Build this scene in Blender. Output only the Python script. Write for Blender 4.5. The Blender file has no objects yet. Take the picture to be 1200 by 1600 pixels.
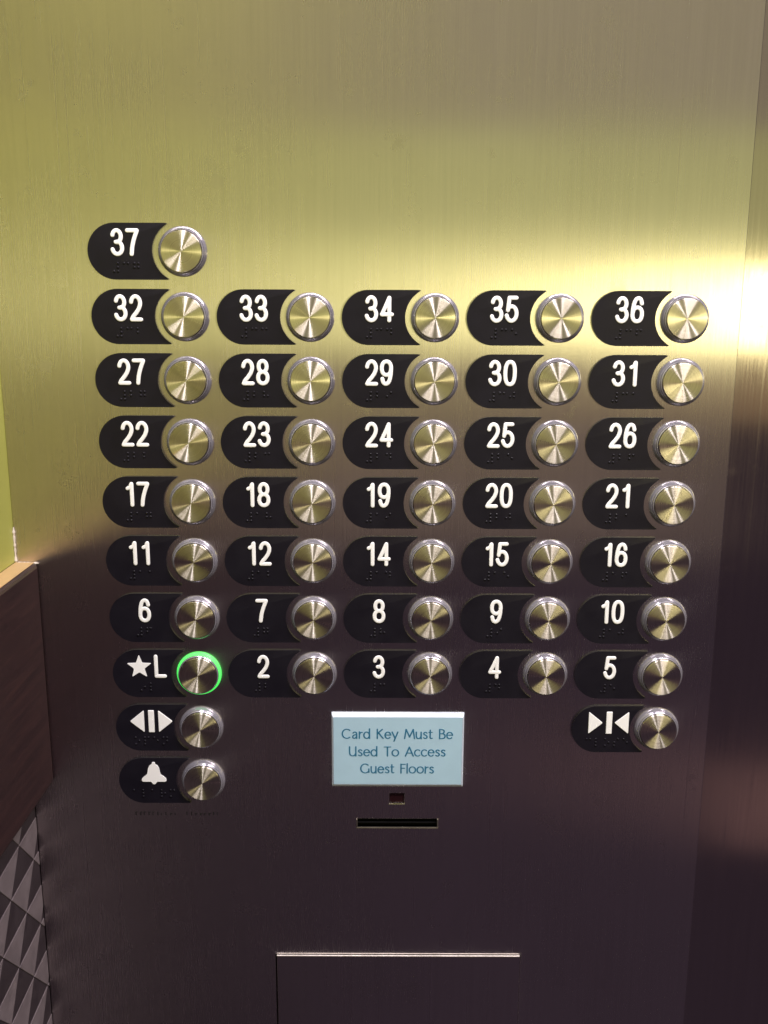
import bpy, bmesh, math, random
from mathutils import Matrix, Vector
R = math.radians
random.seed(7)
scene = bpy.context.scene
C = scene.collection

# ------------------------------------------------------------------ camera, light, exposure
EYE = 1.45                       # camera height above the cab floor, panel face is the plane y = 0
cam_d = bpy.data.cameras.new('camera')
cam = bpy.data.objects.new('camera', cam_d); C.objects.link(cam)
cam.matrix_world = (Matrix.Translation((0, -0.57964, EYE)) @ Matrix.Rotation(-0.0012, 4, 'Z')
                    @ Matrix.Rotation(math.pi / 2 - 0.215, 4, 'X') @ Matrix.Rotation(0.0039, 4, 'Z'))
cam_d.sensor_fit = 'VERTICAL'; cam_d.sensor_height = 24.0
cam_d.lens = 24.0 * 1503.5 / 1600.0
cam_d.clip_start = 0.01; cam_d.clip_end = 50
scene.camera = cam

world = bpy.data.worlds.new('World'); scene.world = world; world.use_nodes = True
bg = world.node_tree.nodes['Background']
bg.inputs['Color'].default_value = (0.98, 0.66, 0.96, 1); bg.inputs['Strength'].default_value = 0.049

def lamp(name, loc, size, radiance, aim, shape='RECTANGLE', spread=180):
    """area lamp of a given radiance (W/m2/sr), facing the point aim"""
    d = bpy.data.lights.new(name, 'AREA'); d.shape = shape
    d.size, d.size_y = size
    area = size[0] * size[1] * (math.pi / 4 if shape in ('DISK', 'ELLIPSE') else 1)
    m = max(radiance)
    d.color = [c / m for c in radiance]; d.energy = m * area * math.pi
    d.spread = R(spread)
    o = bpy.data.objects.new(name, d); C.objects.link(o)
    o.location = loc
    o.rotation_euler = (Vector(aim) - Vector(loc)).to_track_quat('-Z', 'Y').to_euler()
    return o

YB = -1.5                        # far side of the cab: its lit wall as soft lamps
lamp('wall_light_upper', (0.0, YB, EYE + 0.68), (3.4, 0.66), (0.37, 0.325, 0.205), (0.0, 0, EYE + 0.68))
lamp('wall_light_middle', (0.0, YB, EYE + 0.24), (3.4, 0.22), (0.60, 0.60, 0.235), (0.0, 0, EYE + 0.24))
lamp('wall_light_bright', (0.0, YB, EYE + 0.015), (3.4, 0.23), (1.00, 0.98, 0.37), (0.0, 0, EYE + 0.015))
lamp('wall_light_lower', (-0.53, YB, EYE - 0.315), (2.34, 0.43), (0.205, 0.155, 0.105), (-0.53, 0, EYE - 0.315))
lamp('bright_light', (1.15, YB + 0.02, EYE - 0.012), (0.95, 0.17), (9.5, 8.3, 4.2), (1.15, 0, EYE - 0.012))
lamp('low_light', (1.25, YB, EYE - 1.185), (0.95, 0.21), (0.23, 0.125, 0.105), (1.25, 0, EYE - 1.185))
lamp('wall_light_brown', (1.20, YB, EYE - 0.19), (1.0, 0.13), (0.42, 0.27, 0.12), (1.20, 0, EYE - 0.19))
lamp('downlight', (-0.15, -0.52, 2.34), (0.14, 0.14), (230, 212, 226), (-0.15, -0.52, 0), 'DISK')
lamp('downlight', (0.32, -0.55, 2.34), (0.12, 0.12), (150, 136, 140), (0.32, -0.55, 0), 'DISK')
lamp('downlight', (0.92, -0.55, 2.34), (0.12, 0.12), (150, 136, 140), (0.92, -0.55, 0), 'DISK')
lamp('ceiling_strip', (0.62, -0.55, 2.345), (0.48, 0.12), (95, 85, 82), (0.62, -0.55, 0))

scene.view_settings.view_transform = 'Standard'; scene.view_settings.look = 'None'
scene.view_settings.exposure = 0.0; scene.view_settings.gamma = 1.0
scene.view_settings.use_curve_mapping = False
scene.render.engine = 'CYCLES'
scene.cycles.use_denoising = True
scene.cycles.max_bounces = 8

# ------------------------------------------------------------------ materials
def new_mat(name):
    m = bpy.data.materials.new(name); m.use_nodes = True
    nt = m.node_tree
    return m, nt, nt.nodes['Principled BSDF']
def N(nt, kind, **kw):
    n = nt.nodes.new(kind)
    for k, v in kw.items(): setattr(n, k, v)
    return n
def L(nt, a, b): nt.links.new(a, b)
def coords(nt, scale, loc=(0, 0, 0)):
    g = N(nt, 'ShaderNodeNewGeometry'); mp = N(nt, 'ShaderNodeMapping')
    mp.inputs['Scale'].default_value = scale; mp.inputs['Location'].default_value = loc
    L(nt, g.outputs['Position'], mp.inputs['Vector'])
    return mp.outputs['Vector']
def noise(nt, vec, scale, detail=3, rough=0.6):
    n = N(nt, 'ShaderNodeTexNoise'); n.inputs['Scale'].default_value = scale
    n.inputs['Detail'].default_value = detail; n.inputs['Roughness'].default_value = rough
    L(nt, vec, n.inputs['Vector']); return n.outputs['Fac']
def remap(nt, fac, lo, hi, a=0.3, b=0.7):
    n = N(nt, 'ShaderNodeMapRange'); L(nt, fac, n.inputs['Value'])
    n.inputs['From Min'].default_value = a; n.inputs['From Max'].default_value = b
    n.inputs['To Min'].default_value = lo; n.inputs['To Max'].default_value = hi
    return n.outputs['Result']
def ramp(nt, fac, cols):
    n = N(nt, 'ShaderNodeValToRGB'); L(nt, fac, n.inputs['Fac'])
    e = n.color_ramp.elements
    e[0].position, e[0].color = cols[0][0], (*cols[0][1], 1)
    e[1].position, e[1].color = cols[-1][0], (*cols[-1][1], 1)
    for p, c in cols[1:-1]:
        x = e.new(p); x.color = (*c, 1)
    return n.outputs['Color']
def bump(nt, fac, strength, dist):
    n = N(nt, 'ShaderNodeBump'); L(nt, fac, n.inputs['Height'])
    n.inputs['Strength'].default_value = strength; n.inputs['Distance'].default_value = dist
    return n.outputs['Normal']

def brushed_steel(name, rough, aniso=1.0, tint=(0.62, 0.585, 0.56), seed=0.0, wear=0.05):
    m, nt, b = new_mat(name)
    b.inputs['Metallic'].default_value = 1.0
    b.inputs['Anisotropic'].default_value = aniso
    t = N(nt, 'ShaderNodeCombineXYZ'); t.inputs[0].default_value = 1.0       # grain runs vertically
    L(nt, t.outputs[0], b.inputs['Tangent'])
    grain = noise(nt, coords(nt, (1, 1, 0.012), (seed, 0, 0)), 1500, 3, 0.65)
    coarse = noise(nt, coords(nt, (1, 1, 0.02), (seed, 1, 0)), 420, 2, 0.6)
    smear = noise(nt, coords(nt, (1, 1, 0.7), (seed, 2, 0)), 11, 4, 0.6)
    mx = N(nt, 'ShaderNodeMath', operation='ADD')
    L(nt, grain, mx.inputs[0]); L(nt, coarse, mx.inputs[1])
    hv = N(nt, 'ShaderNodeMath', operation='MULTIPLY'); L(nt, mx.outputs[0], hv.inputs[0]); hv.inputs[1].default_value = 0.5
    d = 0.93
    col = ramp(nt, hv.outputs[0], [(0.28, tuple(c * d for c in tint)), (0.72, tuple(min(1, c * 1.06) for c in tint))])
    L(nt, col, b.inputs['Base Color'])
    r1 = remap(nt, smear, rough - wear * .5, rough + wear)
    r2 = remap(nt, grain, -0.03, 0.03)
    ad = N(nt, 'ShaderNodeMath', operation='ADD'); L(nt, r1, ad.inputs[0]); L(nt, r2, ad.inputs[1])
    scr = noise(nt, coords(nt, (1, 1, 0.006), (seed, 5, 0)), 520, 1, 0.4)
    ad2 = N(nt, 'ShaderNodeMath', operation='ADD'); L(nt, ad.outputs[0], ad2.inputs[0]); L(nt, remap(nt, scr, 0.0, 0.05, 0.64, 0.76), ad2.inputs[1])
    fin = noise(nt, coords(nt, (1, 1, 1), (seed, 8, 0)), 38, 5, 0.7)
    ad3 = N(nt, 'ShaderNodeMath', operation='ADD'); L(nt, ad2.outputs[0], ad3.inputs[0]); L(nt, remap(nt, fin, 0.0, 0.07, 0.58, 0.72), ad3.inputs[1])
    L(nt, ad3.outputs[0], b.inputs['Roughness'])
    L(nt, bump(nt, grain, 0.06, 0.00006), b.inputs['Normal'])
    return m

M_PANEL = brushed_steel('panel_brushed_steel', 0.24)
M_DOOR = brushed_steel('door_brushed_steel', 0.24, seed=3.3)
M_WALLSTEEL = brushed_steel('wall_brushed_steel', 0.15, 0.9, (0.44, 0.40, 0.38), seed=7.7, wear=0.03)

def spun_steel():
    """lathe-turned cap face: circular grooves, so the highlight opens as wedges"""
    m, nt, b = new_mat('spun_steel')
    an = N(nt, 'ShaderNodeBsdfAnisotropic', distribution='GGX'); an.inputs['Anisotropy'].default_value = -0.74
    b = an
    g = N(nt, 'ShaderNodeNewGeometry'); oi = N(nt, 'ShaderNodeObjectInfo')
    sub = N(nt, 'ShaderNodeVectorMath', operation='SUBTRACT')
    L(nt, g.outputs['Position'], sub.inputs[0]); L(nt, oi.outputs['Location'], sub.inputs[1])
    flat = N(nt, 'ShaderNodeVectorMath', operation='MULTIPLY'); L(nt, sub.outputs[0], flat.inputs[0])
    flat.inputs[1].default_value = (1, 0, 1)
    nrm = N(nt, 'ShaderNodeVectorMath', operation='NORMALIZE'); L(nt, flat.outputs[0], nrm.inputs[0])
    ln = N(nt, 'ShaderNodeVectorMath', operation='LENGTH'); L(nt, flat.outputs[0], ln.inputs[0])
    L(nt, nrm.outputs[0], b.inputs['Tangent'])
    # concentric groove variation, different on every cap
    cx = N(nt, 'ShaderNodeCombineXYZ'); L(nt, ln.outputs['Value'], cx.inputs[0])
    rs = N(nt, 'ShaderNodeMath', operation='MULTIPLY'); L(nt, oi.outputs['Random'], rs.inputs[0]); rs.inputs[1].default_value = 50
    L(nt, rs.outputs[0], cx.inputs[1])
    gr = noise(nt, cx.outputs[0], 2600, 2, 0.6)
    L(nt, ramp(nt, gr, [(0.3, (0.60, 0.55, 0.48)), (0.7, (0.80, 0.75, 0.67))]), b.inputs['Color'])
    # uneven sectors from the turning tool
    av = N(nt, 'ShaderNodeVectorMath', operation='ADD'); L(nt, nrm.outputs[0], av.inputs[0]); L(nt, rs.outputs[0], av.inputs[1])
    ns = noise(nt, av.outputs[0], 2.6, 3, 0.6)
    n2 = N(nt, 'ShaderNodeMath', operation='ADD'); L(nt, remap(nt, ns, 0.26, 0.39), n2.inputs[0]); L(nt, remap(nt, gr, -0.02, 0.02), n2.inputs[1])
    L(nt, n2.outputs[0], b.inputs['Roughness'])
    L(nt, an.outputs[0], nt.nodes['Material Output'].inputs['Surface'])
    return m
M_CAP = spun_steel()

def simple(name, col, rough, metallic=0.0, spec=0.5, var=0.12, scale=60, bumpd=0.0, coat=0.0):
    m, nt, b = new_mat(name)
    n = noise(nt, coords(nt, (1, 1, 1)), scale, 4, 0.6)
    L(nt, ramp(nt, n, [(0.3, tuple(c * (1 - var) for c in col)), (0.7, tuple(min(1, c * (1 + var)) for c in col))]), b.inputs['Base Color'])
    L(nt, remap(nt, n, rough * 0.85, min(1, rough * 1.15)), b.inputs['Roughness'])
    b.inputs['Metallic'].default_value = metallic
    b.inputs['Specular IOR Level'].default_value = spec
    b.inputs['Coat Weight'].default_value = coat
    if bumpd:
        n2 = noise(nt, coords(nt, (1, 1, 1)), 900, 3, 0.6)
        L(nt, bump(nt, n2, 0.5, bumpd), b.inputs['Normal'])
    return m
M_BLACK = simple('black_plastic', (0.007, 0.006, 0.011), 0.42, spec=0.24, bumpd=0.00008)
M_WHITE = simple('white_paint', (0.86, 0.87, 0.90), 0.5, var=0.02)
M_RING = simple('grey_ring_plastic', (0.33, 0.32, 0.38), 0.20, metallic=0.55, spec=0.6, var=0.08)
M_GAP = simple('gap_black', (0.004, 0.004, 0.005), 0.8, spec=0.1)
M_SIGN = simple('pale_blue_acrylic', (0.37, 0.55, 0.69), 0.4, var=0.025, scale=90)
M_SIGNEDGE = simple('clear_acrylic_edge', (0.60, 0.68, 0.82), 0.22, var=0.05, spec=0.6, scale=150)
M_INK = simple('teal_ink', (0.012, 0.13, 0.25), 0.6, var=0.15, scale=300)
M_ENGRAVE = simple('engraving_fill', (0.012, 0.011, 0.012), 0.6, spec=0.2)
M_FRAME = simple('slot_frame', (0.30, 0.27, 0.24), 0.3, metallic=0.9)
M_EDGEGLINT = simple('edge_glint_steel', (0.85, 0.80, 0.80), 0.5, metallic=0.6, var=0.12, scale=400)  # paler than the door steel, glint of the top edge in its colour
M_LED = simple('dark_red_window', (0.014, 0.004, 0.005), 0.2)
M_PAINT = simple('yellow_green_wall', (0.36, 0.375, 0.085), 0.38, var=0.08, scale=14, bumpd=0.00006)
M_SEAL = simple('pale_sealant', (0.62, 0.56, 0.50), 0.6, var=0.2, scale=200, bumpd=0.0004)
M_LEDGELIT = simple('ledge_lit_tan', (0.42, 0.28, 0.13), 0.5, var=0.15, scale=50)  # tan carries the light falling on the rail top
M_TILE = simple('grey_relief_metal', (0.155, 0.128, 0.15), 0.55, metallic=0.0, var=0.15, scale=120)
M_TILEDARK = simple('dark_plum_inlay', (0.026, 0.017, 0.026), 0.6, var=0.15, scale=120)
M_BACK = simple('dark_backing', (0.035, 0.026, 0.032), 0.7)
def wood():
    m, nt, b = new_mat('dark_red_wood')
    n = noise(nt, coords(nt, (3, 1, 14)), 14, 5, 0.65)
    L(nt, ramp(nt, n, [(0.3, (0.018, 0.007, 0.010)), (0.55, (0.030, 0.012, 0.014)), (0.75, (0.044, 0.018, 0.018))]), b.inputs['Base Color'])
    b.inputs['Roughness'].default_value = 0.45
    L(nt, bump(nt, n, 0.15, 0.0003), b.inputs['Normal'])
    return m
M_WOOD = wood()
def lit_ring():
    m, nt, b = new_mat('lit_green_ring')
    b.inputs['Base Color'].default_value = (0.10, 0.40, 0.12, 1); b.inputs['Roughness'].default_value = 0.3
    n = noise(nt, coords(nt, (1, 1, 1)), 120, 2, 0.5)
    b.inputs['Emission Color'].default_value = (0.07, 1.0, 0.13, 1)
    L(nt, remap(nt, n, 0.75, 1.05), b.inputs['Emission Strength'])
    return m
M_LIT = lit_ring()

# ------------------------------------------------------------------ helpers
mm = 0.001
def finish(name, bm, mat, parent=None, loc=None, angle=18):
    bmesh.ops.recalc_face_normals(bm, faces=bm.faces[:])
    me = bpy.data.meshes.new(name); bm.to_mesh(me); bm.free()
    me.polygons.foreach_set('use_smooth', [True] * len(me.polygons))
    me.set_sharp_from_angle(angle=R(angle))
    return link(name, me, mat, parent, loc)
def link(name, me, mat, parent=None, loc=None):
    o = bpy.data.objects.new(name, me); C.objects.link(o)
    if mat and not me.materials: me.materials.append(mat)
    if parent: o.parent = parent
    if loc is not None: o.location = loc
    return o
def empty(name, loc, label, cat, group=None):
    o = bpy.data.objects.new(name, None); C.objects.link(o); o.location = loc
    o.empty_display_size = 0.01
    tag(o, label, cat, group); return o
def tag(o, label=None, cat=None, group=None, kind=None):
    if label: o['label'] = label
    if cat: o['category'] = cat
    if group: o['group'] = group
    if kind: o['kind'] = kind
    return o
def box(bm, x0, x1, y0, y1, z0, z1, bevel=0.0, seg=2):
    t = bmesh.new()
    bmesh.ops.create_cube(t, size=1.0, matrix=Matrix.Translation(((x0 + x1) / 2, (y0 + y1) / 2, (z0 + z1) / 2))
                          @ Matrix.Diagonal((x1 - x0, y1 - y0, z1 - z0, 1)))
    if bevel: bmesh.ops.bevel(t, geom=t.edges[:], offset=bevel, segments=seg, profile=0.5, affect='EDGES')
    me = bpy.data.meshes.new('tmp'); t.to_mesh(me); t.free(); bm.from_mesh(me); bpy.data.meshes.remove(me)
def solid(pts, h, bev=0.0, seg=2, base=0.0):
    """outline in the panel plane (u right, v up, metres) raised h towards the viewer (-Y)"""
    bm = bmesh.new()
    vb = [bm.verts.new((u, -base, v)) for u, v in pts]
    vt = [bm.verts.new((u, -base - h, v)) for u, v in pts]
    n = len(pts)
    bm.faces.new(vb)
    top = bm.faces.new(vt)
    for i in range(n): bm.faces.new((vb[i], vb[(i + 1) % n], vt[(i + 1) % n], vt[i]))
    if bev:
        bmesh.ops.bevel(bm, geom=top.edges[:], offset=bev, segments=seg, profile=0.5, affect='EDGES', clamp_overlap=True)
    return bm
def round_poly(pts, r, n=4):
    """rounds the corners of an outline"""
    out = []; k = len(pts)
    for i in range(k):
        p = Vector(pts[i]); a = (Vector(pts[i - 1]) - p); b = (Vector(pts[(i + 1) % k]) - p)
        d = min(r, a.length * .45, b.length * .45)
        p0 = p + a.normalized() * d; p1 = p + b.normalized() * d
        for j in range(n + 1):
            t = j / n
            q = p0 * (1 - t) ** 2 + p * 2 * t * (1 - t) + p1 * t * t
            out.append((q.x, q.y))
    return out
def lathe(profile, n=64):
    """profile of (radius, height above the panel), revolved round the -Y axis"""
    bm = bmesh.new(); rings = []
    for r, h in profile:
        if r < 1e-7: rings.append([bm.verts.new((0, -h, 0))])
        else: rings.append([bm.verts.new((r * math.cos(2 * math.pi * i / n), -h, r * math.sin(2 * math.pi * i / n))) for i in range(n)])
    for a, b in zip(rings, rings[1:]):
        for i in range(n):
            j = (i + 1) % n
            if len(a) == 1: bm.faces.new((a[0], b[i], b[j]))
            elif len(b) == 1: bm.faces.new((a[i], b[0], a[j]))
            else: bm.faces.new((a[i], b[i], b[j], a[j]))
    return bm
def arc(cx, cy, rx, ry, a0, a1, n=18, pw=1.0):
    o = []
    for i in range(n + 1):
        a = R(a0 + (a1 - a0) * i / n); c, s = math.cos(a), math.sin(a)
        o.append((cx + rx * math.copysign(abs(c) ** pw, c), cy + ry * math.copysign(abs(s) ** pw, s)))
    return o
def crom(pts, n=6):
    """smooth curve through points"""
    P = [Vector(p) for p in pts]; P = [P[0] * 2 - P[1]] + P + [P[-1] * 2 - P[-2]]
    o = []
    for i in range(1, len(P) - 2):
        for j in range(n):
            t = j / n
            q = 0.5 * ((2 * P[i]) + (P[i + 1] - P[i - 1]) * t + (2 * P[i - 1] - 5 * P[i] + 4 * P[i + 1] - P[i + 2]) * t * t
                       + (-P[i - 1] + 3 * P[i] - 3 * P[i + 1] + P[i + 2]) * t ** 3)
            o.append((q.x, q.y))
    o.append((P[-2].x, P[-2].y)); return o
def sweep(bm, pts, halfw, h, base=0.0, contrast=None, cap=5, prof=None):
    """raised stroke with rounded shoulders and round ends along a 2D path"""
    prof = prof or [(-1, 0), (-1, .55), (-.86, .88), (-.6, 1), (0, 1.02), (.6, 1), (.86, .88), (1, .55), (1, 0)]
    P = [Vector(p) for p in pts]
    closed = (P[0] - P[-1]).length < 1e-6
    if closed: P = P[:-1]
    n = len(P); rings = []
    def hw(t):
        if contrast is None: return halfw
        return halfw * (contrast + (1 - contrast) * abs(t.y))
    def ring(p, nr, w, lo=-1, hi=1):
        return [bm.verts.new((p.x + nr.x * o * w, -base - q * h, p.y + nr.y * o * w)) for o, q in prof]
    def tang(i):
        a = P[(i - 1) % n] if (closed or i > 0) else P[i]
        b = P[(i + 1) % n] if (closed or i < n - 1) else P[i]
        return (b - a).normalized()
    for i in range(n):
        t = tang(i); nr = Vector((-t.y, t.x))
        rings.append(ring(P[i], nr, hw(t)))
    m = len(prof)
    def strip(a, b):
        for k in range(m - 1): bm.faces.new((a[k], a[k + 1], b[k + 1], b[k]))
    for i in range(n - (0 if closed else 1)): strip(rings[i], rings[(i + 1) % n])
    if not closed:
        half = m // 2
        for i, sgn in ((0, -1), (n - 1, 1)):
            t = tang(i); w = hw(t); prev = rings[i][half:]
            centre = rings[i][half]
            # half-turn fan of the half profile
            nr = Vector((-t.y, t.x))
            last = None
            for s in range(1, cap + 1):
                a = math.pi * s / cap
                d = nr * math.cos(a) + t * sgn * math.sin(a)
                if s == cap: cur = list(reversed(rings[i][:half + 1]))
                else:
                    cur = [centre] + [bm.verts.new((P[i].x + d.x * o * w, -base - q * h, P[i].y + d.y * o * w)) for o, q in prof[half + 1:]]
                for k in range(len(prev) - 1):
                    f = [prev[k], prev[k + 1], cur[k + 1], cur[k]]
                    u = []
                    for v in f:
                        if v not in u: u.append(v)
                    if len(u) > 2: bm.faces.new(u)
                prev = cur

# ------------------------------------------------------------------ setting: the walls round the panel
PX0, PX1 = -0.2290, 0.2110           # panel edges
def Z(rel_mm): return EYE + rel_mm * mm

bm = bmesh.new(); box(bm, PX0 - 0.03, 0.75, 0.0125, 0.035, 0.0, 2.42)
tag(finish('wall_right', bm, M_WALLSTEEL), 'brushed steel wall beside and behind the button panel', kind='structure')
bm = bmesh.new(); box(bm, PX0 - 0.03, PX0, -0.95, 0.0043, Z(-159.2), 2.42)
tag(finish('wall_left', bm, M_PAINT), 'yellow green side wall at the left edge', kind='structure')
# corner seal, two irregular beads
sealer = bmesh.new()
def bead(p0, p1, r):
    n = 14; rings = []
    a, b = Vector(p0), Vector(p1); d = (b - a).normalized()
    u = d.cross(Vector((0, 1, 0))).normalized(); w = d.cross(u)
    for i in range(n + 1):
        p = a.lerp(b, i / n); rr = r * random.uniform(0.5, 1.3) * (0.35 if i in (0, n) else 1)
        rings.append([sealer.verts.new(p + (u * math.cos(k * math.pi / 4) + w * math.sin(k * math.pi / 4)) * rr) for k in range(8)])
    for x, y in zip(rings, rings[1:]):
        for k in range(8): sealer.faces.new((x[k], x[(k + 1) % 8], y[(k + 1) % 8], y[k]))
    sealer.faces.new(rings[0]); sealer.faces.new(list(reversed(rings[-1])))
bead((PX0 + .0006, -.0006, Z(-137)), (PX0 + .0006, -.0006, Z(-160)), 0.0009)
bead((PX0 + .0006, -.0006, Z(-160)), (PX0 + .0145, -.0006, Z(-160)), 0.0007)
seal = finish('sealant_bead', sealer, M_SEAL)
tag(seal, 'thin pale sealant bead in the corner above the dark wooden rail', 'sealant')

bm = bmesh.new(); box(bm, PX0 - 0.03, -0.2147, -0.95, -0.0006, Z(-308), Z(-160), bevel=0.0022)
rail = finish('wall_rail', bm, M_WOOD)
bm = bmesh.new(); box(bm, PX0 + 0.0002, -0.2172, -0.95, -0.0008, Z(-159.9), Z(-159.3), bevel=0.0002)  # pale strip added on the rail top, its lit look put into the colour
finish('lit_top_strip', bm, M_LEDGELIT, rail)
tag(rail, 'dark red brown wooden rail on the left wall beside the panel', 'rail')

# lower left wall: harlequin triangle tiles below the rail
bm = bmesh.new(); box(bm, PX0 - 0.03, PX0 - 0.0020, -0.95, 0.0043, 0.0, Z(-300))
lowall = tag(finish('wall_lower_left', bm, M_BACK), 'dark lower left wall faced with grey and dark triangle tiles', kind='structure')
va, vb = Vector((21.5, -23.4)) * mm, Vector((-18.4, -26.4)) * mm      # lattice steps (y, z)
TX = -0.2292                              # face of the inlay, the wall plane above
def tri_mesh(pts, h, mat):
    t = bmesh.new()
    c = sum(pts, Vector((0, 0))) / 3
    q = [c + (p - c) * 0.985 for p in pts]; q2 = [c + (p - c) * 0.96 for p in pts]
    bk = [t.verts.new((-0.004, p.x, p.y)) for p in q]
    sh = [t.verts.new((h - 0.0003, p.x, p.y)) for p in q]
    fr = [t.verts.new((h, p.x, p.y)) for p in q2]
    for a, b in ((bk, sh), (sh, fr)):
        for k in range(3): t.faces.new((a[k], a[(k + 1) % 3], b[(k + 1) % 3], b[k]))
    t.faces.new(fr); t.faces.new(bk)
    bmesh.ops.recalc_face_normals(t, faces=t.faces[:])
    me = bpy.data.meshes.new('triangle_tile'); t.to_mesh(me); t.free(); me.materials.append(mat); return me
O2 = Vector((0, 0))
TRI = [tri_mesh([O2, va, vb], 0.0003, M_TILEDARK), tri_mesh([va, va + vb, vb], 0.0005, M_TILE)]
org = Vector((-49.8, -362.5)) * mm
def place_tile(me, corners, p):
    ys = [(p + c).x for c in corners]; zs = [(p + c).y for c in corners]
    if min(ys) > -0.002 or min(ys) < -0.17 or min(zs) > -0.304 or min(zs) < -0.62: return
    off = Vector((TX, p.x, EYE + p.y))
    if max(ys) > -0.0008 or max(zs) > -0.302:                       # trimmed where it meets the panel or the rail
        t = bmesh.new(); t.from_mesh(me)
        for co, no in (((0, -0.0008, 0), (0, 1, 0)), ((0, 0, Z(-302)), (0, 0, 1))):
            g = bmesh.ops.bisect_plane(t, geom=t.verts[:] + t.edges[:] + t.faces[:], plane_co=Vector(co) - off, plane_no=no, clear_outer=True)
            ed = [e for e in g['geom_cut'] if isinstance(e, bmesh.types.BMEdge)]
            if ed: bmesh.ops.holes_fill(t, edges=ed)
        m2 = bpy.data.meshes.new('triangle_tile'); t.to_mesh(m2); t.free()
        if len(m2.polygons) < 3: return
        if not m2.materials: m2.materials.append(me.materials[0])
        me = m2
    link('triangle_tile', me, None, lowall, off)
for i in range(-9, 10):
    for j in range(-9, 10):
        p = org + va * i + vb * j
        place_tile(TRI[0], [O2, va, vb], p); place_tile(TRI[1], [va, va + vb, vb], p)

# ------------------------------------------------------------------ control panel
panel = empty('control_panel', (0, 0, EYE), 'tall brushed steel elevator control panel holding all the floor buttons', 'control panel')
DX0, DX1, DZ1, DZ0 = -72.4, 95.0, -437.0, -650.0       # access door opening (mm, relative to the camera height)
SX0, SX1, SZ1, SZ0 = -16.0, 36.6, -334.6, -340.6       # card slot
WX0, WX1, WZ1, WZ0 = 5.0, 14.8, -316.2, -323.6         # indicator window
xs = sorted({PX0 / mm, DX0, DX1, SX0, SX1, WX0, WX1, PX1 / mm})
zs = sorted({-1000.0, DZ0, DZ1, SZ0, SZ1, WZ0, WZ1, 700.0})
holes = [(DX0, DX1, DZ0, DZ1), (SX0, SX1, SZ0, SZ1), (WX0, WX1, WZ0, WZ1)]
bm = bmesh.new(); V = {}
def vert(x, z): return V.setdefault((x, z), bm.verts.new((x * mm, 0, z * mm)) if (x, z) not in V else None)
for a, b in zip(xs, xs[1:]):
    for c, d in zip(zs, zs[1:]):
        mxx, mzz = (a + b) / 2, (c + d) / 2
        if any(h[0] < mxx < h[1] and h[2] < mzz < h[3] for h in holes): continue
        bm.faces.new([vert(a, c), vert(b, c), vert(b, d), vert(a, d)])
ex = bmesh.ops.extrude_face_region(bm, geom=bm.faces[:])
for v in ex['geom']:
    if isinstance(v, bmesh.types.BMVert): v.co.y += 0.0120
bmesh.ops.recalc_face_normals(bm, faces=bm.faces[:])
rim = [e for e in bm.edges if len(e.link_faces) == 2 and all(abs(v.co.y) < 1e-6 for v in e.verts)
       and abs(e.link_faces[0].normal.dot(e.link_faces[1].normal)) < 0.5]
bmesh.ops.bevel(bm, geom=rim, offset=0.00045, segments=2, profile=0.5, affect='EDGES')
face = finish('face_plate', bm, M_PANEL, panel)
# access door, standing a little proud, hinged at its lower edge
bm = bmesh.new(); box(bm, (DX0 + 0.95) * mm, (DX1 - 0.06) * mm, -0.0013, 0.0020, DZ0 * mm, (DZ1 - 0.4) * mm, bevel=0.0004)
door = finish('access_door', bm, M_DOOR, panel)
bm = bmesh.new(); box(bm, (DX0 + 0.95) * mm, (DX1 - 0.3) * mm, -0.00145, -0.0004, (DZ1 - 0.38) * mm, (DZ1 - 0.08) * mm, bevel=0.00006)  # pale strip added to brighten the glint along the door's top edge
finish('door_edge_glint', bm, M_EDGEGLINT, door)
bm = bmesh.new(); box(bm, DX0 * mm - .002, DX1 * mm + .002, 0.0121, 0.0124, DZ0 * mm, DZ1 * mm + .002)
finish('door_recess', bm, M_GAP, panel)
# card slot: frame lip and dark throat
slot = bmesh.new()
w = 0.8
for a in ((SX0 - w, SX1 + w, SZ0 - w, SZ0), (SX0 - w, SX0, SZ0, SZ1), (SX1, SX1 + w, SZ0, SZ1)):
    box(slot, a[0] * mm, a[1] * mm, -0.0009, 0.003, a[2] * mm, a[3] * mm, bevel=0.0002)
so = finish('card_slot_frame', slot, M_FRAME, panel)
bm = bmesh.new()
box(bm, SX0 * mm, SX1 * mm, 0.0036, 0.0042, SZ0 * mm, SZ1 * mm)
box(bm, SX0 * mm, SX1 * mm, 0.0010, 0.0034, (SZ0 + 2.4) * mm, (SZ0 + 3.1) * mm)
finish('card_slot_throat', bm, M_GAP, so)
bm = bmesh.new(); box(bm, WX0 * mm, WX1 * mm, 0.0014, 0.0030, WZ0 * mm, WZ1 * mm, bevel=0.0002)
finish('indicator_window', bm, M_LED, panel)
# faint worn engraving under the alarm button (unreadable in the photograph)
bm = bmesh.new(); random.seed(3)
x = -163.0
while x < -106:
    if not (-136.5 < x < -131.5):
        hgt = random.choice([2.6, 2.6, 1.7]); wd = random.uniform(0.5, 0.9)
        box(bm, x * mm, (x + wd) * mm, -0.00012, 0.00005, -332.6 * mm, (-332.6 + hgt) * mm)
        if random.random() < 0.6: box(bm, (x + wd + .02) * mm, (x + wd + 0.9) * mm, -0.00010, 0.00005, (-332.6 + hgt - .55) * mm, (-332.6 + hgt) * mm)
    x += random.uniform(2.3, 3.2)
finish('worn_engraving', bm, M_ENGRAVE, panel)

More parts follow.
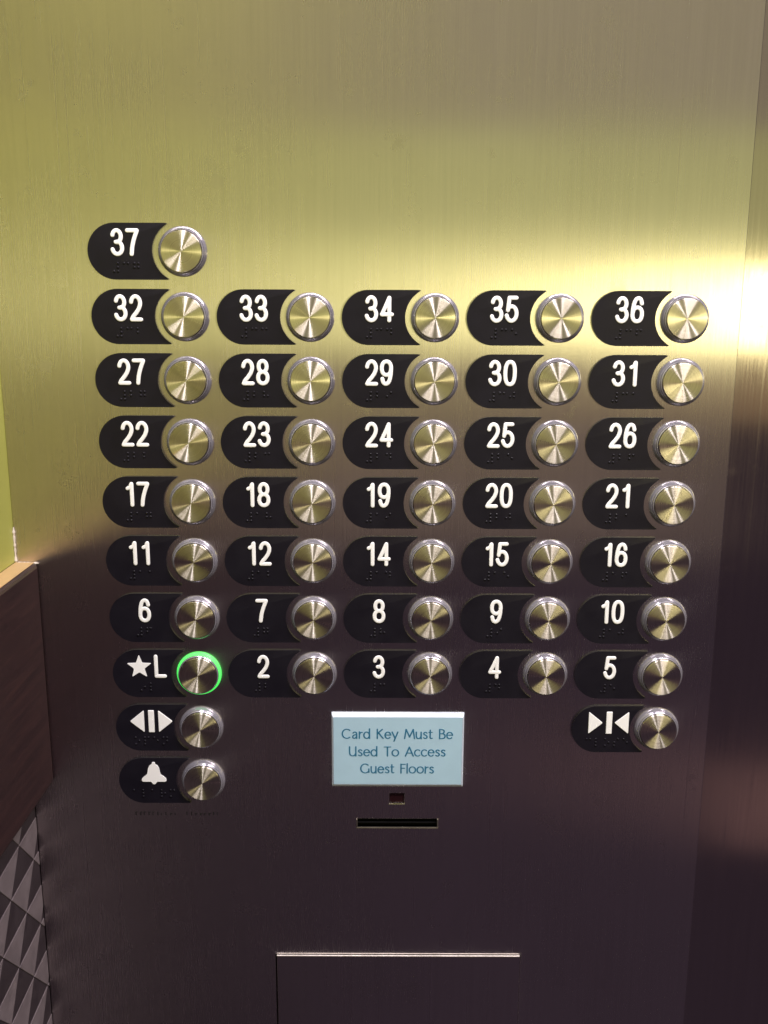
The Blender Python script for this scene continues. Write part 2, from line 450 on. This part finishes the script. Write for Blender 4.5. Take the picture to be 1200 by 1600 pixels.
# ------------------------------------------------------------------ label plates and push buttons
X0, Z0, PCOL, PROW = -172.02, 28.12, 73.7055, 37.2184
BX = 55.0                            # button axis from the plate's left end
def plate_outline():
    h, rc = 16.0, 17.7
    o = arc(16, 0, 16, 16, 90, 270, 30)
    xt = BX - math.sqrt(rc * rc - (h - 0.55) ** 2)
    a0 = math.degrees(math.asin((h - 0.75) / rc))
    o += [(xt - 1.2, -h), (xt - 0.25, -h + 0.12), (xt + 0.02, -h + 0.38)]
    o += arc(BX, 0, rc, rc, 180 + a0, 180 - a0, 26)
    o += [(xt + 0.02, h - 0.38), (xt - 0.25, h - 0.12), (xt - 1.2, h)]
    return [(u * mm, v * mm) for u, v in o]
PLATE_H = 1.5
bm = solid(plate_outline(), PLATE_H * mm, 0.0006, 3)
PLATE = None
DW, DH, HW = 5.65, 13.3, 1.17         # digit skeleton width and height, half stroke (mm)
six = [arc(.5, .3, .49, .3, 0, 360, 26, .9), crom([(.93, .77), (.8, .94), (.53, 1), (.24, .9), (.06, .62), (.012, .33)], 5)]
DIG = {
 '0': [arc(.5, .5, .5, .5, 0, 360, 32, .82)],
 '1': [[(.66, 0), (.66, .5), (.66, .99)], crom([(.62, .97), (.50, .84), (.22, .775)], 4)],
 '2': [arc(.5, .715, .47, .285, 172, -28, 16) + crom([(.80, .46), (.52, .29), (.20, .13), (.04, 0.0)], 4)[0:], [(.04, 0), (.5, 0), (1, 0)]],
 '3': [arc(.47, .75, .43, .25, 168, -86, 18) + [(.36, .512)], arc(.48, .265, .5, .265, 82, -166, 20)],
 '4': [[(.77, 0), (.77, .5), (.77, .98)], [(.77, .98), (.4, .62), (.0, .26)], [(.0, .26), (.5, .26), (1.05, .26)]],
 '5': [[(.93, 1), (.5, 1), (.2, 1)], [(.2, 1), (.14, .75), (.07, .46)], [(.07, .46)] + arc(.46, .315, .52, .315, 128, -166, 20)],
 '6': six,
 '7': [[(0, 1), (.5, 1), (.98, 1)], crom([(.98, .98), (.66, .63), (.45, .30), (.36, 0)], 5)],
 '8': [arc(.5, .755, .42, .245, 0, 360, 24, .95), arc(.5, .26, .5, .26, 0, 360, 26, .95)],
 '9': [[(1 - a, 1 - b) for a, b in s] for s in six],
 'L': [[(.02, 1), (.02, .5), (.02, 0)], [(.02, 0), (.5, 0), (.98, 0)]],
}
glyph_cache = {}
def glyph_mesh(ch):
    if ch in glyph_cache: return glyph_cache[ch]
    b = bmesh.new()
    for k, s in enumerate(DIG[ch]):
        sweep(b, [((u - .5) * DW * mm, (v - .5) * DH * mm) for u, v in s], HW * mm, (0.55 + 0.03 * k) * mm)
    o = finish('digit', b, M_WHITE, angle=40); me = o.data; bpy.data.objects.remove(o)
    glyph_cache[ch] = me; return me
BR = {'a': '1', 'b': '12', 'c': '14', 'd': '145', 'e': '15', 'f': '124', 'g': '1245', 'h': '125', 'i': '24', 'j': '245',
      'l': '123', 'm': '134', 'n': '1345', 'o': '135', 'p': '1234', 'r': '1235', 's': '234', '#': '3456', '*': '35'}
def braille(text, cx, cv):
    b = bmesh.new(); n = len(text); wid = (n - 1) * 6.0 + 2.3
    for i, ch in enumerate(text):
        for dn in BR[ch]:
            k = int(dn) - 1
            u = cx - wid / 2 + i * 6.0 + (2.3 if k > 2 else 0); v = cv + 2.3 - (k % 3) * 2.3
            rings = []
            for r, h in ((.8, 0), (.66, .30), (.36, .52)):
                rings.append([b.verts.new(((u + r * math.cos(a * math.pi / 4)) * mm, -h * mm, (v + r * math.sin(a * math.pi / 4)) * mm)) for a in range(8)])
            for p, q in zip(rings, rings[1:]):
                for a in range(8): b.faces.new((p[a], p[(a + 1) % 8], q[(a + 1) % 8], q[a]))
            b.faces.new(rings[-1])
    return b
plate_obj0 = finish('plate', bm, M_BLACK); PLATE = plate_obj0.data; bpy.data.objects.remove(plate_obj0)

# button: flange flush on the panel, tapered halo ring, turned steel cap
ringp = [(14.2, 0.0), (14.3, 0.8), (14.1, 1.35), (13.6, 2.3), (13.15, 3.05), (13.0, 3.2), (12.9, 3.0), (12.9, 1.0)]
lipp = [(12.85, 1.0), (12.85, 3.5), (12.75, 3.9), (12.45, 4.2), (12.15, 4.25), (12.0, 4.0), (12.0, 1.0)]
def lathe_mesh(name, prof, mat):
    o = finish(name, lathe([(r * mm, h * mm) for r, h in prof]), mat, angle=30); me = o.data; bpy.data.objects.remove(o); return me
RING = lathe_mesh('halo_ring', ringp, M_RING); RINGLIT = lathe_mesh('halo_ring', ringp, M_LIT); LIP = lathe_mesh('inner_lip', lipp, M_RING)
capp = [(11.75, 1.0), (11.75, 5.2), (11.7, 5.4), (11.55, 5.52), (11.3, 5.55), (8, 5.55), (4, 5.55), (0, 5.55)]
co = finish('cap', lathe([(r * mm, h * mm) for r, h in capp], 72), M_CAP); CAP = co.data; bpy.data.objects.remove(co)

def push_button(x, z, label, lit=False):
    b = empty('push_button', (x, -0.00002, z), label, 'button', 'round steel push buttons')
    hr = link('halo_ring', RINGLIT if lit else RING, None, b)
    link('inner_lip', LIP, None, b)
    cp = link('cap', CAP, None, b)
    cp.rotation_euler = (R(random.gauss(0, 0.55)), 0, R(random.gauss(0, 0.55)))
    if lit: cp['label'] = 'steel button cap ringed by green light'; hr['label'] = 'glowing green ring'
    return b
def plate(x, z, label, cat='plate', name='number_plate', group='black floor number plates'):
    p = empty(name, (x, -0.00002, z), label, cat, group)
    link('plate', PLATE, None, p); return p
rows = [['37'], ['32', '33', '34', '35', '36'], ['27', '28', '29', '30', '31'], ['22', '23', '24', '25', '26'],
        ['17', '18', '19', '20', '21'], ['11', '12', '14', '15', '16'], ['6', '7', '8', '9', '10'], ['*L', '2', '3', '4', '5']]
def pos(r, c): return (X0 + PCOL * c) * mm, EYE + (Z0 - PROW * r) * mm
ONES = 'zero one two three four five six seven eight nine ten eleven twelve thirteen fourteen fifteen sixteen seventeen eighteen nineteen'.split()
def words(t):
    k = int(t)
    if k < 20: return ONES[k]
    return ['twenty', 'thirty'][k // 10 - 2] + ('-' + ONES[k % 10] if k % 10 else '')
TOPY = -PLATE_H * mm + 0.00001
for r, row in enumerate(rows):
    for c, t in enumerate(row):
        x, z = pos(r, c)
        if t == '*L': continue
        p = plate(x, z, 'black rounded plate with white number %s (%s) and braille below' % (t, words(t)))
        us = [22.4] if len(t) == 1 else [17.5, 26.4]
        if t[0] == '1' and len(t) == 2: us = [17.4, 25.3]
        for u, ch in zip(us, t):
            link('digit', glyph_mesh(ch), None, p, (u * mm, TOPY, 5.0 * mm))
        finish('braille', braille('#' + ''.join('jabcdefghi'[int(k)] for k in t), 22.0 if len(t) == 2 else 21.6, -9.0), M_BLACK, p, (0, TOPY, 0))
        push_button(x + BX * mm, z, 'unlit round steel button to the right of number %s (%s)' % (t, words(t)))

def symbol(parent, name, pts, u, v, bev=0.00035, rnd=0.5):
    b = solid([(a * mm, q * mm) for a, q in (round_poly(pts, rnd, 3) if rnd else pts)], 0.00058, bev, 2)
    return finish(name, b, M_WHITE, parent, (u * mm, TOPY, v * mm))
# lobby: star and L
x, z = pos(7, 0)
p = plate(x, z, 'black rounded plate with white star and letter L', name='symbol_plate', group='black symbol plates')
star = [(8.1 * (1 if k % 2 == 0 else 0.42) * math.sin(k * math.pi / 5), 8.1 * (1 if k % 2 == 0 else 0.42) * math.cos(k * math.pi / 5)) for k in range(10)]
symbol(p, 'star_symbol', star, 17.2, 4.6, 0.0003, 0.7)
o = link('letter', glyph_mesh('L'), None, p, (30.6 * mm, TOPY, 5.0 * mm))
finish('braille', braille('*l', 22.0, -9.0), M_BLACK, p, (0, TOPY, 0))
push_button(x + BX * mm, z, 'round steel button glowing with a green ring, beside star and L', lit=True)
# door open
tri = [(-4.7, 0), (4.5, 7.6), (4.5, -7.6)]
bar = [(-1.9, 7.6), (1.9, 7.6), (1.9, -7.6), (-1.9, -7.6)]
x, z = pos(8, 0)
p = plate(x, z, 'black rounded plate with white door open arrows pointing outwards', name='symbol_plate', group='black symbol plates')
symbol(p, 'arrow_symbol', tri, 14.0, 4.6, rnd=.9); symbol(p, 'bar_symbol', bar, 23.1, 4.6); symbol(p, 'arrow_symbol', [(-a, b) for a, b in reversed(tri)], 32.2, 4.6, rnd=.9)
finish('braille', braille('open', 22.5, -9.0), M_BLACK, p, (0, TOPY, 0))
push_button(x + BX * mm, z, 'round steel button beside the outward pointing door open arrows')
# door close
x, z = pos(8, 4)
p = plate(x, z, 'black rounded plate with white door close arrows pointing inwards', name='symbol_plate', group='black symbol plates')
symbol(p, 'arrow_symbol', [(-a, b) for a, b in reversed(tri)], 15.0, 4.6, rnd=.9); symbol(p, 'bar_symbol', bar, 23.8, 4.6); symbol(p, 'arrow_symbol', tri, 31.9, 4.6, rnd=.9)
finish('braille', braille('close', 23.0, -9.0), M_BLACK, p, (0, TOPY, 0))
push_button(x + BX * mm, z, 'round steel button beside the inward pointing door close arrows')
# alarm bell
x, z = pos(9, 0)
p = plate(x, z, 'black rounded plate with white alarm bell, lowest on the panel', name='symbol_plate', group='black symbol plates')
bell_r = [(0.9, 7.7), (1.15, 6.4), (2.6, 5.5), (3.55, 3.7), (3.95, 1.2), (4.5, -0.9), (6.3, -2.2), (7.9, -3.7), (8.1, -5.3), (7.4, -5.9), (1.7, -5.9), (1.2, -7.2), (0.4, -7.8)]
bell = [(0.0, 7.9)] + bell_r + [(-a, b) for a, b in reversed(bell_r)]
symbol(p, 'bell_symbol', bell, 23.0, 5.4, 0.00025, 0.35)
finish('braille', braille('alarm', 22.5, -9.0), M_BLACK, p, (0, TOPY, 0))
push_button(x + BX * mm, z, 'lowest round steel button, beside the alarm bell')

# ------------------------------------------------------------------ acrylic notice
sx0, sx1, sz0, sz1 = -32.6, 53.0, -310.6, -259.0
TS = 3.2
sign = empty('notice_sign', (0, -0.00002, EYE), 'pale blue acrylic notice about card keys below the number buttons', 'sign')
def frustum(bw_t, bw_b, bw_s):
    b = bmesh.new()
    o = [(sx0, sz0), (sx1, sz0), (sx1, sz1), (sx0, sz1)]
    i_ = [(sx0 + bw_s, sz0 + bw_b), (sx1 - bw_s, sz0 + bw_b), (sx1 - bw_s, sz1 - bw_t), (sx0 + bw_s, sz1 - bw_t)]
    v0 = [b.verts.new((x * mm, 0, z * mm)) for x, z in o]
    v1 = [b.verts.new((x * mm, -(TS - 2.0) * mm, z * mm)) for x, z in o]
    v2 = [b.verts.new((x * mm, -TS * mm, z * mm)) for x, z in i_]
    v3 = [b.verts.new((x * mm, -(TS - .6) * mm, z * mm)) for x, z in i_]
    for a, c in ((v0, v1), (v1, v2), (v2, v3)):
        for k in range(4): b.faces.new((a[k], a[(k + 1) % 4], c[(k + 1) % 4], c[k]))
    b.faces.new(v0); b.faces.new(v3)
    rim = [e for e in b.edges if (e.verts[0] in v1 or e.verts[0] in v2) and (e.verts[1] in v1 or e.verts[1] in v2)]
    bmesh.ops.bevel(b, geom=rim, offset=0.0003, segments=2, affect='EDGES')
    return b
finish('bevelled_edge', frustum(2.3, 2.6, 1.2), M_SIGNEDGE, sign)
bm = bmesh.new(); box(bm, (sx0 + 1.22) * mm, (sx1 - 1.22) * mm, -(TS - .18) * mm, -(TS - .9) * mm, (sz0 + 2.62) * mm, (sz1 - 2.32) * mm)
finish('sign_face', bm, M_SIGN, sign)
xh = .70
GL = {
 'C': (.98, [arc(.5, .5, .48, .5, 48, 312, 20)]),
 'a': (.60, [crom([(.07, .58), (.24, .69), (.41, .62), (.46, .45), (.46, .2), (.47, 0)]), crom([(.45, .42), (.2, .36), (.04, .18), (.14, .01), (.32, .04), (.45, .18)])]),
 'r': (.40, [[(.05, 0), (.05, .35), (.05, xh)], crom([(.06, .44), (.17, .63), (.37, .67)])]),
 'd': (.72, [arc(.32, .35, .30, .35, 0, 360, 20), [(.62, 0), (.62, .5), (.62, 1.04)]]),
 'K': (.74, [[(.05, 0), (.05, .5), (.05, 1)], [(.58, 1), (.3, .75), (.06, .5)], [(.2, .6), (.42, .3), (.68, 0)]]),
 'e': (.68, [arc(.33, .35, .30, .35, 4, 318, 20), [(.05, .38), (.3, .38), (.62, .38)]]),
 'y': (.62, [[(.0, xh), (.16, .36), (.31, .04)], [(.60, xh), (.4, .2), (.2, -.3)]]),
 'M': (1.12, [[(.03, 0), (.1, .5), (.17, 1)], [(.17, 1), (.36, .6), (.55, .16)], [(.55, .16), (.74, .6), (.93, 1)], [(.93, 1), (1.0, .5), (1.07, 0)]]),
 'u': (.66, [crom([(.04, xh), (.04, .28), (.13, .05), (.3, .0), (.46, .09), (.54, .26)]), [(.55, xh), (.55, .35), (.56, 0)]]),
 's': (.50, [crom([(.41, .60), (.25, .69), (.09, .6), (.10, .47), (.26, .37), (.41, .24), (.39, .09), (.24, .01), (.05, .09)])]),
 't': (.42, [crom([(.15, .92), (.15, .5), (.15, .16), (.23, .02), (.38, .04)]), [(.0, xh - .02), (.2, xh - .02), (.37, xh - .02)]]),
 'B': (.68, [[(.05, 0), (.05, .5), (.05, 1)], crom([(.05, 1), (.32, .99), (.5, .88), (.5, .68), (.33, .55), (.05, .54)]), crom([(.1, .54), (.4, .53), (.6, .4), (.59, .13), (.38, .01), (.05, 0)])]),
 'U': (.84, [crom([(.05, 1), (.05, .4), (.13, .1), (.36, 0), (.58, .07), (.70, .28)]), [(.71, 1), (.71, .5), (.71, 0)]]),
 'T': (.74, [[(.0, 1), (.35, 1), (.72, 1)], [(.36, 1), (.36, .5), (.36, 0)]]),
 'o': (.76, [arc(.36, .35, .34, .35, 0, 360, 20)]),
 'A': (.86, [[(.0, 0), (.2, .5), (.41, 1)], [(.41, 1), (.62, .5), (.83, 0)], [(.15, .34), (.4, .34), (.67, .34)]]),
 'c': (.62, [arc(.34, .35, .32, .35, 48, 312, 18)]),
 'G': (1.02, [arc(.5, .5, .48, .5, 48, 318, 20), [(.90, .44), (.90, .25), (.90, .08)]]),
 'F': (.56, [[(.05, 0), (.05, .5), (.05, 1)], [(.05, .98), (.3, .98), (.52, .98)], [(.05, .54), (.25, .54), (.45, .54)]]),
 'l': (.17, [[(.06, 0), (.06, .5), (.06, 1.04)]]),
}
flat = [(-1, 0), (-1, 1), (0, 1.2), (1, 1), (1, 0)]
def text_line(text, cx, base, width, cap_h):
    b = bmesh.new(); adv = 0; st = []; k = 0
    for ch in text:
        if ch == ' ': adv += 0.58; continue
        wd, strokes = GL[ch]
        for s in strokes: st.append([(adv + u, v) for u, v in s])
        adv += wd + 0.10
    adv -= 0.10; sc = width / adv
    for s in st:
        k += 1
        sweep(b, [((cx - width / 2 + u * sc) * mm, (base + v * cap_h) * mm) for u, v in s], 0.46 * mm, (0.10 + 0.006 * (k % 7)) * mm, contrast=.62, cap=4, prof=flat)
    return b
for t, bl, wd in (('Card Key Must Be', -275.7, 71.6), ('Used To Access', -288.0, 62.6), ('Guest Floors', -300.0, 47.8)):
    finish('lettering', text_line(t, 10.0, bl, wd, 6.3), M_INK, sign, (0, -(TS - .19) * mm, 0))
